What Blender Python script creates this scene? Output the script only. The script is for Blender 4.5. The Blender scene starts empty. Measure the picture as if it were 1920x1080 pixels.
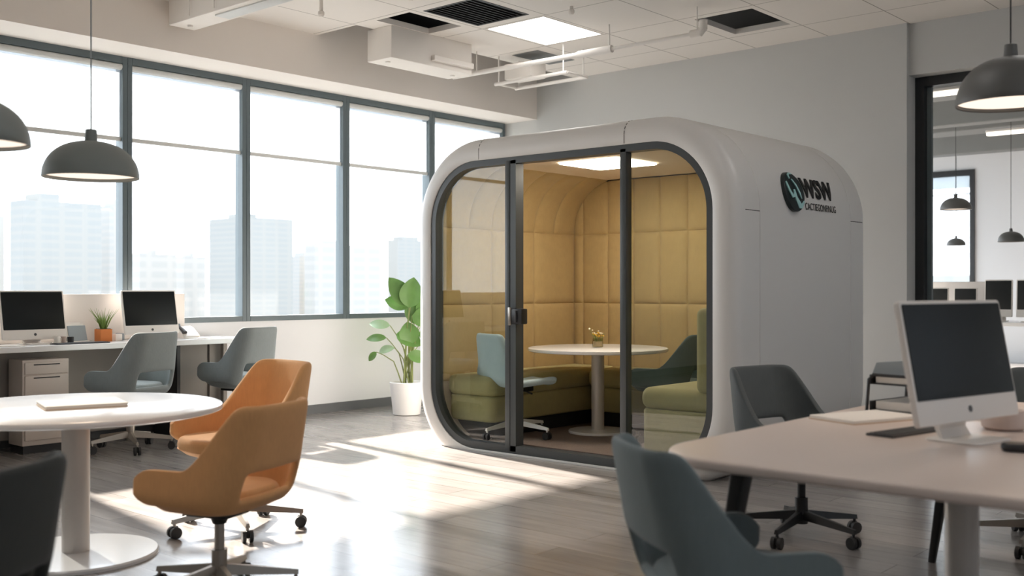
import bpy, bmesh, math, random
from mathutils import Vector, Matrix
random.seed(7)
scene = bpy.context.scene
COL = scene.collection
PI = math.pi

# ------------------------------------------------------------------ colours and materials
def lin(c):
    return tuple(((v/255)/12.92 if v/255 <= .04045 else ((v/255+.055)/1.055)**2.4) for v in c)

def new_mat(name):
    m = bpy.data.materials.new(name); m.use_nodes = True
    nt = m.node_tree
    for n in list(nt.nodes): nt.nodes.remove(n)
    out = nt.nodes.new('ShaderNodeOutputMaterial')
    return m, nt, out

def node(nt, kind, **kw):
    n = nt.nodes.new(kind)
    for k, v in kw.items():
        if k in n.inputs: n.inputs[k].default_value = v
        else: setattr(n, k, v)
    return n

def pbr(name, rgb, rough=.5, metal=0, noise=0, nscale=8, bump=0, bscale=60, stretch=(1,1,1), spec=.5, coat=0, sheen=0):
    """plain surface with a faint procedural colour variation and bump"""
    m, nt, out = new_mat(name)
    b = node(nt, 'ShaderNodeBsdfPrincipled')
    b.inputs['Base Color'].default_value = (*lin(rgb), 1)
    b.inputs['Roughness'].default_value = rough
    b.inputs['Metallic'].default_value = metal
    b.inputs['Specular IOR Level'].default_value = spec
    b.inputs['Coat Weight'].default_value = coat
    b.inputs['Sheen Weight'].default_value = sheen
    tc = node(nt, 'ShaderNodeTexCoord'); mp = node(nt, 'ShaderNodeMapping')
    mp.inputs['Scale'].default_value = stretch
    nt.links.new(tc.outputs['Object'], mp.inputs['Vector'])
    if noise:
        nz = node(nt, 'ShaderNodeTexNoise'); nz.inputs['Scale'].default_value = nscale
        nt.links.new(mp.outputs['Vector'], nz.inputs['Vector'])
        r = node(nt, 'ShaderNodeMapRange')
        r.inputs['To Min'].default_value = 1-noise; r.inputs['To Max'].default_value = 1+noise
        nt.links.new(nz.outputs['Fac'], r.inputs['Value'])
        mx = node(nt, 'ShaderNodeVectorMath', operation='SCALE')
        mx.inputs[0].default_value = lin(rgb)
        nt.links.new(r.outputs['Result'], mx.inputs['Scale'])
        nt.links.new(mx.outputs['Vector'], b.inputs['Base Color'])
    if bump:
        n2 = node(nt, 'ShaderNodeTexNoise'); n2.inputs['Scale'].default_value = bscale; n2.inputs['Detail'].default_value = 4
        nt.links.new(mp.outputs['Vector'], n2.inputs['Vector'])
        bp = node(nt, 'ShaderNodeBump'); bp.inputs['Strength'].default_value = bump; bp.inputs['Distance'].default_value = .003
        nt.links.new(n2.outputs['Fac'], bp.inputs['Height'])
        nt.links.new(bp.outputs['Normal'], b.inputs['Normal'])
    nt.links.new(b.outputs[0], out.inputs[0])
    return m

def emis(name, rgb, strength):
    m, nt, out = new_mat(name)
    e = node(nt, 'ShaderNodeEmission'); e.inputs[0].default_value = (*lin(rgb), 1); e.inputs[1].default_value = strength
    nt.links.new(e.outputs[0], out.inputs[0]); return m

def glass(name, tint=(1,1,1), ior=1.5, boost=1.0):
    m, nt, out = new_mat(name)
    tr = node(nt, 'ShaderNodeBsdfTransparent'); tr.inputs[0].default_value = (*tint, 1)
    gl = node(nt, 'ShaderNodeBsdfGlossy'); gl.inputs['Roughness'].default_value = .0
    fr = node(nt, 'ShaderNodeFresnel'); fr.inputs[0].default_value = ior
    ge = node(nt, 'ShaderNodeNewGeometry')
    inv = node(nt, 'ShaderNodeMath', operation='SUBTRACT'); inv.inputs[0].default_value = boost
    mb = node(nt, 'ShaderNodeMath', operation='MULTIPLY'); mb.inputs[1].default_value = boost
    nt.links.new(ge.outputs['Backfacing'], mb.inputs[0]); nt.links.new(mb.outputs[0], inv.inputs[1])
    mu = node(nt, 'ShaderNodeMath', operation='MULTIPLY', use_clamp=True)
    nt.links.new(fr.outputs[0], mu.inputs[0]); nt.links.new(inv.outputs[0], mu.inputs[1])
    mx = node(nt, 'ShaderNodeMixShader')
    nt.links.new(mu.outputs[0], mx.inputs[0]); nt.links.new(tr.outputs[0], mx.inputs[1]); nt.links.new(gl.outputs[0], mx.inputs[2])
    nt.links.new(mx.outputs[0], out.inputs[0]); return m

def blind_mat():
    m, nt, out = new_mat('blind_cloth')
    tr = node(nt, 'ShaderNodeBsdfTransparent'); tr.inputs[0].default_value = (.62,.64,.65,1)
    tl = node(nt, 'ShaderNodeBsdfTranslucent'); tl.inputs[0].default_value = (*lin((165,168,170)), 1)
    mx = node(nt, 'ShaderNodeMixShader'); mx.inputs[0].default_value = .5
    nt.links.new(tr.outputs[0], mx.inputs[1]); nt.links.new(tl.outputs[0], mx.inputs[2])
    nt.links.new(mx.outputs[0], out.inputs[0]); return m

def fabric(name, rgb, noise=.1, bump=.35):
    """woven upholstery: fine two-way weave plus soft mottling"""
    m, nt, out = new_mat(name)
    b = node(nt, 'ShaderNodeBsdfPrincipled'); b.inputs['Roughness'].default_value = .85
    b.inputs['Specular IOR Level'].default_value = .2; b.inputs['Sheen Weight'].default_value = .15
    tc = node(nt, 'ShaderNodeTexCoord')
    nz = node(nt, 'ShaderNodeTexNoise'); nz.inputs['Scale'].default_value = 14; nz.inputs['Detail'].default_value = 6
    mp = node(nt, 'ShaderNodeMapping'); mp.inputs['Scale'].default_value = (160,160,18)
    n2 = node(nt, 'ShaderNodeTexNoise'); n2.inputs['Scale'].default_value = 1.0; n2.inputs['Detail'].default_value = 2
    nt.links.new(tc.outputs['Object'], nz.inputs['Vector']); nt.links.new(tc.outputs['Object'], mp.inputs['Vector'])
    nt.links.new(mp.outputs[0], n2.inputs['Vector'])
    ad = node(nt, 'ShaderNodeMath', operation='ADD')
    nt.links.new(nz.outputs['Fac'], ad.inputs[0]); nt.links.new(n2.outputs['Fac'], ad.inputs[1])
    r = node(nt, 'ShaderNodeMapRange'); r.inputs['From Min'].default_value = .6; r.inputs['From Max'].default_value = 1.4
    r.inputs['To Min'].default_value = 1-noise; r.inputs['To Max'].default_value = 1+noise
    nt.links.new(ad.outputs[0], r.inputs['Value'])
    mx = node(nt, 'ShaderNodeVectorMath', operation='SCALE'); mx.inputs[0].default_value = lin(rgb)
    nt.links.new(r.outputs['Result'], mx.inputs['Scale']); nt.links.new(mx.outputs['Vector'], b.inputs['Base Color'])
    bp = node(nt, 'ShaderNodeBump'); bp.inputs['Strength'].default_value = bump; bp.inputs['Distance'].default_value = .002
    nt.links.new(ad.outputs[0], bp.inputs['Height']); nt.links.new(bp.outputs[0], b.inputs['Normal'])
    nt.links.new(b.outputs[0], out.inputs[0]); return m

def floor_mat():
    m, nt, out = new_mat('grey_oak_planks')
    b = node(nt, 'ShaderNodeBsdfPrincipled')
    tc = node(nt, 'ShaderNodeTexCoord')
    rot = node(nt, 'ShaderNodeMapping'); rot.inputs['Rotation'].default_value = (0,0,PI/2)
    nt.links.new(tc.outputs['Object'], rot.inputs['Vector'])
    br = node(nt, 'ShaderNodeTexBrick'); br.offset = .37
    br.inputs['Scale'].default_value = 1.0; br.inputs['Brick Width'].default_value = 1.35; br.inputs['Row Height'].default_value = .19
    br.inputs['Mortar Size'].default_value = .0022; br.inputs['Mortar Smooth'].default_value = .2; br.inputs['Bias'].default_value = 0
    br.inputs['Color1'].default_value = (*lin((152,147,144)),1); br.inputs['Color2'].default_value = (*lin((134,130,127)),1)
    br.inputs['Mortar'].default_value = (*lin((96,86,80)),1)
    nt.links.new(rot.outputs[0], br.inputs['Vector'])
    mp = node(nt, 'ShaderNodeMapping'); mp.inputs['Scale'].default_value = (14,1.3,1)
    nt.links.new(tc.outputs['Object'], mp.inputs['Vector'])
    nz = node(nt, 'ShaderNodeTexNoise'); nz.inputs['Scale'].default_value = 1.6; nz.inputs['Detail'].default_value = 8; nz.inputs['Roughness'].default_value = .6
    nt.links.new(mp.outputs[0], nz.inputs['Vector'])
    r = node(nt, 'ShaderNodeMapRange'); r.inputs['From Min'].default_value = .25; r.inputs['From Max'].default_value = .75
    r.inputs['To Min'].default_value = .84; r.inputs['To Max'].default_value = 1.14
    nt.links.new(nz.outputs['Fac'], r.inputs['Value'])
    mx = node(nt, 'ShaderNodeVectorMath', operation='SCALE')
    nt.links.new(br.outputs['Color'], mx.inputs[0]); nt.links.new(r.outputs[0], mx.inputs['Scale'])
    nt.links.new(mx.outputs['Vector'], b.inputs['Base Color'])
    r2 = node(nt, 'ShaderNodeMapRange'); r2.inputs['To Min'].default_value = .13; r2.inputs['To Max'].default_value = .27
    nt.links.new(nz.outputs['Fac'], r2.inputs['Value']); nt.links.new(r2.outputs[0], b.inputs['Roughness'])
    b.inputs['Specular IOR Level'].default_value = .75
    bp = node(nt, 'ShaderNodeBump'); bp.inputs['Strength'].default_value = .15; bp.inputs['Distance'].default_value = .002
    nt.links.new(nz.outputs['Fac'], bp.inputs['Height']); nt.links.new(bp.outputs[0], b.inputs['Normal'])
    nt.links.new(b.outputs[0], out.inputs[0]); return m

def tile_mat():
    """ceiling board with thin joints every 0.91 x 0.76 m and faint pin holes"""
    m, nt, out = new_mat('ceiling_board')
    b = node(nt, 'ShaderNodeBsdfPrincipled'); b.inputs['Roughness'].default_value = .8
    tc = node(nt, 'ShaderNodeTexCoord'); sp = node(nt, 'ShaderNodeSeparateXYZ')
    nt.links.new(tc.outputs['Object'], sp.inputs[0])
    def line(sock, off, pitch):
        a = node(nt, 'ShaderNodeMath', operation='SUBTRACT'); a.inputs[1].default_value = off
        nt.links.new(sock, a.inputs[0])
        p = node(nt, 'ShaderNodeMath', operation='PINGPONG'); p.inputs[1].default_value = pitch/2
        nt.links.new(a.outputs[0], p.inputs[0])
        l = node(nt, 'ShaderNodeMath', operation='LESS_THAN'); l.inputs[1].default_value = .0045
        nt.links.new(p.outputs[0], l.inputs[0]); return l.outputs[0]
    mxm = node(nt, 'ShaderNodeMath', operation='MAXIMUM')
    nt.links.new(line(sp.outputs['X'], 7.15, .91), mxm.inputs[0]); nt.links.new(line(sp.outputs['Y'], 5.13, .76), mxm.inputs[1])
    mix = node(nt, 'ShaderNodeMix', data_type='RGBA')
    mix.inputs[6].default_value = (*lin((228,222,215)),1); mix.inputs[7].default_value = (*lin((150,142,134)),1)
    nt.links.new(mxm.outputs[0], mix.inputs[0]); nt.links.new(mix.outputs[2], b.inputs['Base Color'])
    v = node(nt, 'ShaderNodeTexNoise'); v.inputs['Scale'].default_value = 90
    nt.links.new(tc.outputs['Object'], v.inputs['Vector'])
    bp = node(nt, 'ShaderNodeBump'); bp.inputs['Strength'].default_value = .2; bp.inputs['Distance'].default_value = .002
    nt.links.new(v.outputs['Fac'], bp.inputs['Height']); nt.links.new(bp.outputs[0], b.inputs['Normal'])
    nt.links.new(b.outputs[0], out.inputs[0]); return m

def facade_mat(name, wall, band, pitch, pitchx):
    m, nt, out = new_mat(name)
    b = node(nt, 'ShaderNodeBsdfPrincipled'); b.inputs['Roughness'].default_value = .9
    tc = node(nt, 'ShaderNodeTexCoord'); sp = node(nt, 'ShaderNodeSeparateXYZ')
    nt.links.new(tc.outputs['Object'], sp.inputs[0])
    def stripe(sock, p, w):
        a = node(nt, 'ShaderNodeMath', operation='PINGPONG'); a.inputs[1].default_value = p/2
        nt.links.new(sock, a.inputs[0])
        l = node(nt, 'ShaderNodeMath', operation='LESS_THAN'); l.inputs[1].default_value = w
        nt.links.new(a.outputs[0], l.inputs[0]); return l.outputs[0]
    mu = node(nt, 'ShaderNodeMath', operation='MAXIMUM')
    nt.links.new(stripe(sp.outputs['Z'], pitch, pitch*.2), mu.inputs[0]); nt.links.new(stripe(sp.outputs['X'], pitchx, pitchx*.12), mu.inputs[1])
    mix = node(nt, 'ShaderNodeMix', data_type='RGBA')
    mix.inputs[6].default_value = (*lin(band),1); mix.inputs[7].default_value = (*lin(wall),1)
    nt.links.new(mu.outputs[0], mix.inputs[0]); nt.links.new(mix.outputs[2], b.inputs['Base Color'])
    nt.links.new(b.outputs[0], out.inputs[0]); return m

M = {}
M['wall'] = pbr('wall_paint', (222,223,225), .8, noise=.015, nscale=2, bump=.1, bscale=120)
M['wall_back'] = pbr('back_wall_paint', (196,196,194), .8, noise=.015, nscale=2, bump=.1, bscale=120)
M['soffit'] = pbr('soffit_paint', (226,219,212), .8, noise=.015, nscale=2)
M['dark_void'] = pbr('plenum_dark', (34,34,35), .9, noise=.1)  # darkness of the unlit ceiling void put into the colour
M['skirting'] = pbr('skirting_grey', (98,100,102), .5, noise=.05)
M['floor'] = floor_mat()
M['tile'] = tile_mat()
M['win_frame'] = pbr('window_frame_metal', (92,104,109), .45, noise=.04, spec=.5)
M['transom'] = pbr('transom_grey', (205,206,204), .5, noise=.03)
M['win_glass'] = glass('window_glass', (.98,.985,.985), 1.45, .8)
M['blind'] = blind_mat()
M['dimmer_sheet'] = pbr('light_dimmer', (200,206,212), .9, noise=.02)
M['dimmer_sheet'].node_tree.nodes['Principled BSDF'].inputs['Alpha'].default_value = .70
M['pod_glass'] = glass('pod_glass', (.90,.93,.92), 1.55, 2.6)
M['part_glass'] = glass('partition_glass', (.95,.96,.96), 1.45, 1.0)
M['black_frame'] = pbr('black_frame', (30,31,33), .4, noise=.05)
M['pod_white'] = pbr('pod_white_gloss', (214,212,209), .34, noise=.01, nscale=3, spec=.5)
M['pod_frame'] = pbr('charcoal_frame', (62,66,68), .4, noise=.04)
M['seam'] = pbr('seam_dark', (70,68,66), .8, noise=.05)
M['mustard'] = fabric('mustard_felt', (180,155,108), .07)
M['olive'] = fabric('olive_fabric', (172,162,116), .07)
M['pod_ceiling'] = pbr('pod_ceiling', (222,204,180), .8, noise=.02)
M['carpet'] = pbr('brown_carpet', (112,98,90), .95, noise=.35, nscale=90, bump=.8, bscale=200)
M['table_white'] = pbr('white_laminate', (232,231,230), .22, noise=.01, coat=.2)
M['desk_edge'] = pbr('beige_edge', (196,178,168), .5, noise=.03)
M['desk_warm'] = pbr('warm_laminate', (222,206,196), .3, noise=.015)
M['post'] = pbr('satin_post', (198,192,186), .35, noise=.02, metal=.2)
M['orange'] = fabric('orange_wool', (216,164,112), .06)
M['grey_blue'] = fabric('blue_grey_wool', (132,140,142), .06)
M['slate'] = fabric('slate_wool', (112,122,124), .06)
M['charcoal'] = fabric('charcoal_wool', (58,60,58), .06)
M['dark_grey'] = fabric('dark_grey_wool', (84,90,92), .06)
M['sky_blue'] = fabric('pale_blue_wool', (184,202,208), .05)
M['deep_green'] = fabric('deep_green_wool', (70,84,78), .06)
M['alu'] = pbr('polished_aluminium', (168,161,152), .32, metal=.8, noise=.02)
M['black_metal'] = pbr('black_metal', (34,34,35), .35, metal=.3, noise=.05)
M['rubber'] = pbr('black_rubber', (40,40,41), .6, noise=.05)
M['white_metal'] = pbr('white_painted_metal', (225,224,222), .3, noise=.02)
M['chrome'] = pbr('chrome', (215,215,215), .12, metal=1, noise=.01)
M['screen'] = pbr('black_screen', (15,20,21), .28, noise=.05, spec=.25)
M['mon_white'] = pbr('monitor_white', (224,218,212), .35, noise=.01)
M['logo_grey'] = pbr('logo_grey', (70,70,72), .4, noise=.02)
M['screen_white'] = pbr('partition_white', (222,216,211), .8, noise=.02)
M['modesty'] = pbr('grey_panel', (140,134,128), .7, noise=.03)
M['ped'] = pbr('pedestal_beige', (216,204,194), .5, noise=.015)
M['terracotta'] = pbr('orange_pot', (206,120,58), .7, noise=.06)
M['pot'] = pbr('white_ceramic_pot', (232,230,228), .4, noise=.015)
M['soil'] = pbr('soil', (70,56,44), .95, noise=.3, nscale=40)
M['leaf'] = pbr('leaf_green', (92,128,66), .45, noise=.25, nscale=9)
M['leaf_light'] = pbr('leaf_pale', (150,176,140), .4, noise=.2, nscale=9)
M['stem'] = pbr('plant_stem', (122,130,78), .6, noise=.15)
M['grassy'] = pbr('grass_blade', (118,142,66), .6, noise=.3, nscale=30)
M['paper'] = pbr('paper', (236,230,222), .7, noise=.015)
M['tan_paper'] = pbr('kraft_cover', (218,196,172), .7, noise=.04)
M['grey_plastic'] = pbr('grey_plastic', (150,158,162), .5, noise=.03)
M['dark_plastic'] = pbr('dark_plastic', (48,48,50), .5, noise=.05)
M['lamp_out'] = pbr('pendant_grey', (128,134,132), .5, noise=.03)
M['lamp_black'] = pbr('pendant_dark', (84,84,82), .5, noise=.03)
M['lamp_in'] = emis('pendant_glow', (255,232,212), .52)
M['panel_light'] = emis('ceiling_panel_glow', (255,252,248), 2.2)
M['pod_light'] = emis('pod_panel_glow', (255,244,226), 9)
M['far_light'] = emis('far_tube_glow', (255,242,224), 1)
M['duct'] = pbr('white_duct', (228,222,215), .7, noise=.02)
M['pipe'] = pbr('pipe_paint', (222,217,211), .5, noise=.02)
M['beam'] = pbr('grey_beam', (128,130,130), .7, noise=.05)
M['far_ceiling'] = pbr('far_ceiling', (205,207,207), .8, noise=.03)
M['logo_dark'] = pbr('logo_dark', (22,34,36), .4, noise=.04)
M['logo_teal'] = pbr('logo_teal', (158,200,200), .5, noise=.03)
M['logo_ink'] = pbr('logo_ink', (20,20,20), .5, noise=.03)
M['flower'] = pbr('yellow_flower', (214,170,50), .7, noise=.25, nscale=50)
M['flower_white'] = pbr('white_flower', (238,228,200), .7, noise=.1)
M['jar'] = glass('jar_glass', (.86,.86,.8), 1.5, 1.2)
M['city_a'] = facade_mat('tower_blue', (126,127,125), (121,124,124), .55, 1.6)  # distance haze is put into these low-contrast facade colours
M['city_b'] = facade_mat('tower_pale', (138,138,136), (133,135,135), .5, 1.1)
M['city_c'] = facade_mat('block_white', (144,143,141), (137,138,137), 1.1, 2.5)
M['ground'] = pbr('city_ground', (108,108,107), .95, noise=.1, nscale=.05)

# ------------------------------------------------------------------ mesh helpers
def obj(name, bm, mat, parent=None, smooth=35, recalc=True):
    if recalc: bmesh.ops.recalc_face_normals(bm, faces=bm.faces)
    me = bpy.data.meshes.new(name); bm.to_mesh(me); bm.free()
    mats = mat if isinstance(mat, (list, tuple)) else [mat]
    for m in mats: me.materials.append(m)
    if smooth:
        me.shade_smooth(); me.set_sharp_from_angle(angle=math.radians(smooth))
    o = bpy.data.objects.new(name, me); COL.objects.link(o)
    if parent: o.parent = parent
    return o

def tag(o, label, cat, group=None, kind=None):
    o['label'] = label; o['category'] = cat
    if group: o['group'] = group
    if kind: o['kind'] = kind
    return o

def thing(name, label, cat, loc=(0,0,0), rz=0, group=None):
    o = bpy.data.objects.new(name, None); COL.objects.link(o); o.empty_display_size = .1
    o.location = loc; o.rotation_euler = (0,0,rz)
    return tag(o, label, cat, group)

def struct(name, bm, mat, label, cat, parent=None, smooth=35):
    o = obj(name, bm, mat, parent, smooth)
    if not parent: tag(o, label, cat, kind='structure')
    return o

def dup(root, loc, rz, label, group=None, scale=None):
    r = root.copy(); COL.objects.link(r); r.location = loc; r.rotation_euler = (0,0,rz)
    if scale: r.scale = scale
    r['label'] = label
    if group: r['group'] = group
    for ch in list(root.children):
        c = ch.copy(); COL.objects.link(c); c.parent = r
        for g in list(ch.children):
            d = g.copy(); COL.objects.link(d); d.parent = c
    return r

def B(): return bmesh.new()

def merge(bm, t, mtx=None, mi=0):
    if mtx: bmesh.ops.transform(t, matrix=mtx, verts=t.verts)
    me = bpy.data.meshes.new('tmp'); t.to_mesh(me); t.free()
    n = len(bm.faces); bm.from_mesh(me); bpy.data.meshes.remove(me)
    if mi:
        bm.faces.ensure_lookup_table()
        for f in bm.faces[n:]: f.material_index = mi
    return bm

def box(bm, x0, x1, y0, y1, z0, z1, r=0, seg=2, mtx=None, mi=0):
    t = B(); bmesh.ops.create_cube(t, size=1)
    bmesh.ops.transform(t, matrix=Matrix.Translation(((x0+x1)/2,(y0+y1)/2,(z0+z1)/2)) @ Matrix.Diagonal((x1-x0,y1-y0,z1-z0,1)), verts=t.verts)
    if r: bmesh.ops.bevel(t, geom=t.edges[:], offset=r, segments=seg, profile=.5, affect='EDGES')
    return merge(bm, t, mtx, mi)

def loft(bm, rings, cap=True, closed=True):
    vs = [[bm.verts.new(p) for p in ring] for ring in rings]
    n = len(vs[0])
    for a, b in zip(vs, vs[1:]):
        for i in range(n if closed else n-1):
            j = (i+1) % n
            try: bm.faces.new((a[i], a[j], b[j], b[i]))
            except ValueError: pass
    if cap:
        bm.faces.new(list(reversed(vs[0]))); bm.faces.new(vs[-1])
    return bm

def rr(x0, x1, y0, y1, R, n=8):
    """rounded rectangle outline, fixed point count"""
    R = max(R, .0005); pts = []
    for cx, cy, a0 in ((x1-R,y1-R,0),(x0+R,y1-R,PI/2),(x0+R,y0+R,PI),(x1-R,y0+R,1.5*PI)):
        for k in range(n+1):
            a = a0+PI/2*k/n; pts.append((cx+R*math.cos(a), cy+R*math.sin(a)))
    return pts

def slab(bm, x0, x1, y0, y1, z0, z1, R, e, n=8, seg=4, crown=0):
    """rounded slab: outline corner radius R, edge rounding e"""
    rings = []
    for k in range(seg+1):
        a = PI/2*k/seg; ins = e*(1-math.sin(a)); z = z0+e*(1-math.cos(a))
        rings.append([(x,y,z) for x,y in rr(x0+ins,x1-ins,y0+ins,y1-ins,max(R-ins,.001),n)])
    for k in range(seg+1):
        a = PI/2*k/seg; ins = e*(1-math.cos(a)); z = z1-e+e*math.sin(a)
        rings.append([(x,y,z) for x,y in rr(x0+ins,x1-ins,y0+ins,y1-ins,max(R-ins,.001),n)])
    if crown:
        cx, cy = (x0+x1)/2, (y0+y1)/2
        last = rings[-1]
        for s, dz in ((.8,.45),(.5,.8),(.2,1.)):
            rings.append([(cx+(x-cx)*s, cy+(y-cy)*s, z1+crown*dz) for x,y,_ in last])
    return loft(bm, rings)

def lathe(bm, prof, n=32, c=(0,0), cap=True):
    rings = [[(c[0]+r*math.cos(2*PI*i/n), c[1]+r*math.sin(2*PI*i/n), z) for i in range(n)] for r, z in prof]
    return loft(bm, rings, cap)

def tube(bm, pts, r, n=8, cap=True):
    pts = [Vector(p) for p in pts]; rad = r if isinstance(r, (list,tuple)) else [r]*len(pts)
    rings = []; up = None
    for i, p in enumerate(pts):
        d = (pts[min(i+1,len(pts)-1)]-pts[max(i-1,0)]).normalized()
        if up is None:
            up = d.orthogonal().normalized()
        else:
            up = (up - d*up.dot(d)).normalized()
        v = d.cross(up)
        rings.append([p + (up*math.cos(2*PI*k/n)+v*math.sin(2*PI*k/n))*rad[i] for k in range(n)])
    return loft(bm, rings, cap)

def prism(bm, pts, axis, a0, a1):
    """polygon pts (u,v) extruded along an axis: axis 'x' -> (a,u,v), 'y' -> (u,a,v), 'z' -> (u,v,a)"""
    f = {'x': lambda u,v,a:(a,u,v), 'y': lambda u,v,a:(u,a,v), 'z': lambda u,v,a:(u,v,a)}[axis]
    return loft(bm, [[f(u,v,a0) for u,v in pts], [f(u,v,a1) for u,v in pts]])

def sm(t):
    t = min(max(t,0),1); return t*t*(3-2*t)

# ------------------------------------------------------------------ the room
XB, YW, YS = 9.51, 8.52, 7.97          # back wall plane, window plane, soffit face
ZC, ZH, ZS = 3.645, 3.23, .94          # ceiling, window head, window sill
X0, Y0 = -4.0, -3.2                    # walls behind and right of the viewer

bm = B(); box(bm, X0-.2, 19.4, Y0-.2, YW+.3, -.15, 0)
struct('floor', bm, M['floor'], 'grey-brown wood plank floor with sun patches from the windows', 'floor')

bm = B(); box(bm, X0-.2, 3.42-1.21*3, YW-.06, YW+.2, 0, 4.3)       # solid stretch beyond the last bay
box(bm, 3.42-1.21*3, XB+.3, YW-.06, YW+.2, 0, ZS)
box(bm, 3.42-1.21*3, XB+.3, YW+.06, YW+.2, ZH, 4.3)
struct('wall_left', bm, M['wall'], 'white wall below the row of tall office windows', 'wall')
bm = B(); box(bm, X0, XB, YS, YW+.06, ZH, 4.3)
struct('trim_1', bm, M['soffit'], 'beige boxed soffit running above the window row', 'soffit')
bm = B(); box(bm, X0, XB, YW-.08, YW-.06, 0, .09)
struct('baseboard_left', bm, M['skirting'], 'dark grey baseboard along the wall below the windows', 'baseboard')

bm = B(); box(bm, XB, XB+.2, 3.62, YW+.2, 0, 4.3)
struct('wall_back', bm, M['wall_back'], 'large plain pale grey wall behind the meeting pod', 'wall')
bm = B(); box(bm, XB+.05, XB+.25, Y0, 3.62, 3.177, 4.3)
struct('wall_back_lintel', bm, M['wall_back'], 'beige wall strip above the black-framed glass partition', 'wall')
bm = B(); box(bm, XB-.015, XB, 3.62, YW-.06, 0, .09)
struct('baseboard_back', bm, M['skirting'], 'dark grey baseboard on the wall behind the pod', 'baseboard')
bm = B(); box(bm, X0-.2, -1, Y0-.2, Y0, 0, 4.3); box(bm, 8, 19.4, Y0-.2, Y0, 0, 4.3); box(bm, -1, 8, Y0-.2, Y0, 0, .9); box(bm, -1, 8, Y0-.2, Y0, 3.1, 4.3)
for k in range(5): box(bm, -.05+1.8*k, .05+1.8*k, Y0-.15, Y0-.05, .9, 3.1)
struct('wall_right', bm, M['wall'], 'plain white side wall out of view on the right', 'wall')
bm = B(); box(bm, X0-.2, X0, Y0, YW, 0, 4.3)
struct('wall_front', bm, M['wall'], 'plain white wall behind the viewer', 'wall')

bm = B(); box(bm, -1, 8, Y0-.045, Y0-.04, .9, 3.1); tag(obj('window_11', bm, M['dimmer_sheet']), 'added light-dimming sheet over the side windows, out of view', 'window', kind='structure')  # added half-clear sheet, dims daylight from the unseen side windows

# ceiling boards with the open tiles left out
holes = [(6.30,6.95,6.72,7.15), (6.36,7.02,6.0,6.58), (7.17,8.04,5.93,6.62), (8.15,8.87,4.43,5.0), (6.29,XB,7.41,YS)]
xs = sorted({X0, XB+.05, *[h[0] for h in holes], *[h[1] for h in holes]}); ys = sorted({Y0, YS, *[h[2] for h in holes], *[h[3] for h in holes]})
bm = B()
for xa, xb in zip(xs, xs[1:]):
    for ya, yb in zip(ys, ys[1:]):
        cx, cy = (xa+xb)/2, (ya+yb)/2
        if any(h[0] < cx < h[1] and h[2] < cy < h[3] for h in holes): continue
        vs = [bm.verts.new(p) for p in ((xa,ya,ZC),(xb,ya,ZC),(xb,yb,ZC),(xa,yb,ZC))]
        bm.faces.new(vs)
bmesh.ops.remove_doubles(bm, verts=bm.verts, dist=.0001)
bmesh.ops.recalc_face_normals(bm, faces=bm.faces)
g = bmesh.ops.extrude_face_region(bm, geom=bm.faces[:])
bmesh.ops.translate(bm, vec=(0,0,.05), verts=[v for v in g['geom'] if isinstance(v, bmesh.types.BMVert)])
struct('ceiling', bm, M['tile'], 'off-white ceiling boards with several open dark tiles', 'ceiling', smooth=0)
bm = B(); box(bm, X0, XB+.2, Y0, YW, 4.2, 4.3); box(bm, 6.3, XB, 7.36, 7.41, ZC+.06, 4.2)  # second box: bulkhead added to keep window light out of the plenum
struct('ceiling.001', bm, M['dark_void'], 'slab above the open ceiling tiles, void darkness in its colour, with added light-blocking bulkhead', 'ceiling')

# ------------------------------------------------------------------ windows
def window(n, x0, x1, block_sun):
    w = .045; d0, d1 = YW-.07, YW+.05
    bm = B()
    box(bm, x0, x0+w, d0, d1, ZS, ZH, .004, 1); box(bm, x1-w, x1, d0, d1, ZS, ZH, .004, 1)
    box(bm, x0+w, x1-w, d0, d1, ZH-.06, ZH); box(bm, x0+w, x1-w, d0, d1, ZS, ZS+.05)
    root = struct('window_%d' % n, bm, M['win_frame'], 'tall dark-framed office window bay', 'window')
    bm = B(); box(bm, x0+w, x1-w, YW-.01, YW+.0, ZS+.05, ZH-.06); obj('pane', bm, M['win_glass'], root)
    bm = B(); box(bm, x0+w, x1-w, YW-.045, YW-.015, 2.51, 2.545, .006); obj('transom', bm, M['transom'], root)
    bm = B(); box(bm, x0+w, x1-w, YW-.032, YW-.028, (ZS+.05 if block_sun else 2.53), ZH-.06); obj('roller_blind', bm, M['blind'], root)
    bm = B(); tube(bm, [(x0+w,YW-.04,ZH-.085),(x1-w,YW-.04,ZH-.085)], .028, 12); obj('blind_roll', bm, M['transom'], root)
    return root
labels = ['second window bay beyond the pod, mostly hidden', 'window bay beside the pod', 'window bay behind the leafy plant',
          'window bay above the right grey desk chair', 'window bay with the pendant lamp in front', 'window bay out of view left',
          'window bay out of view left', 'window bay out of view left']
lx = [XB-.02, 8.27, 7.04, 5.83, 4.63, 3.42, 2.21, 1.0, -.21]
for i in range(8):
    w_ = window(i+1, lx[i+1], lx[i], i >= 5)  # unseen bays get full-length blinds, added to block the sun
    w_['label'] = 'tall dark-framed ' + labels[i]

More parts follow.
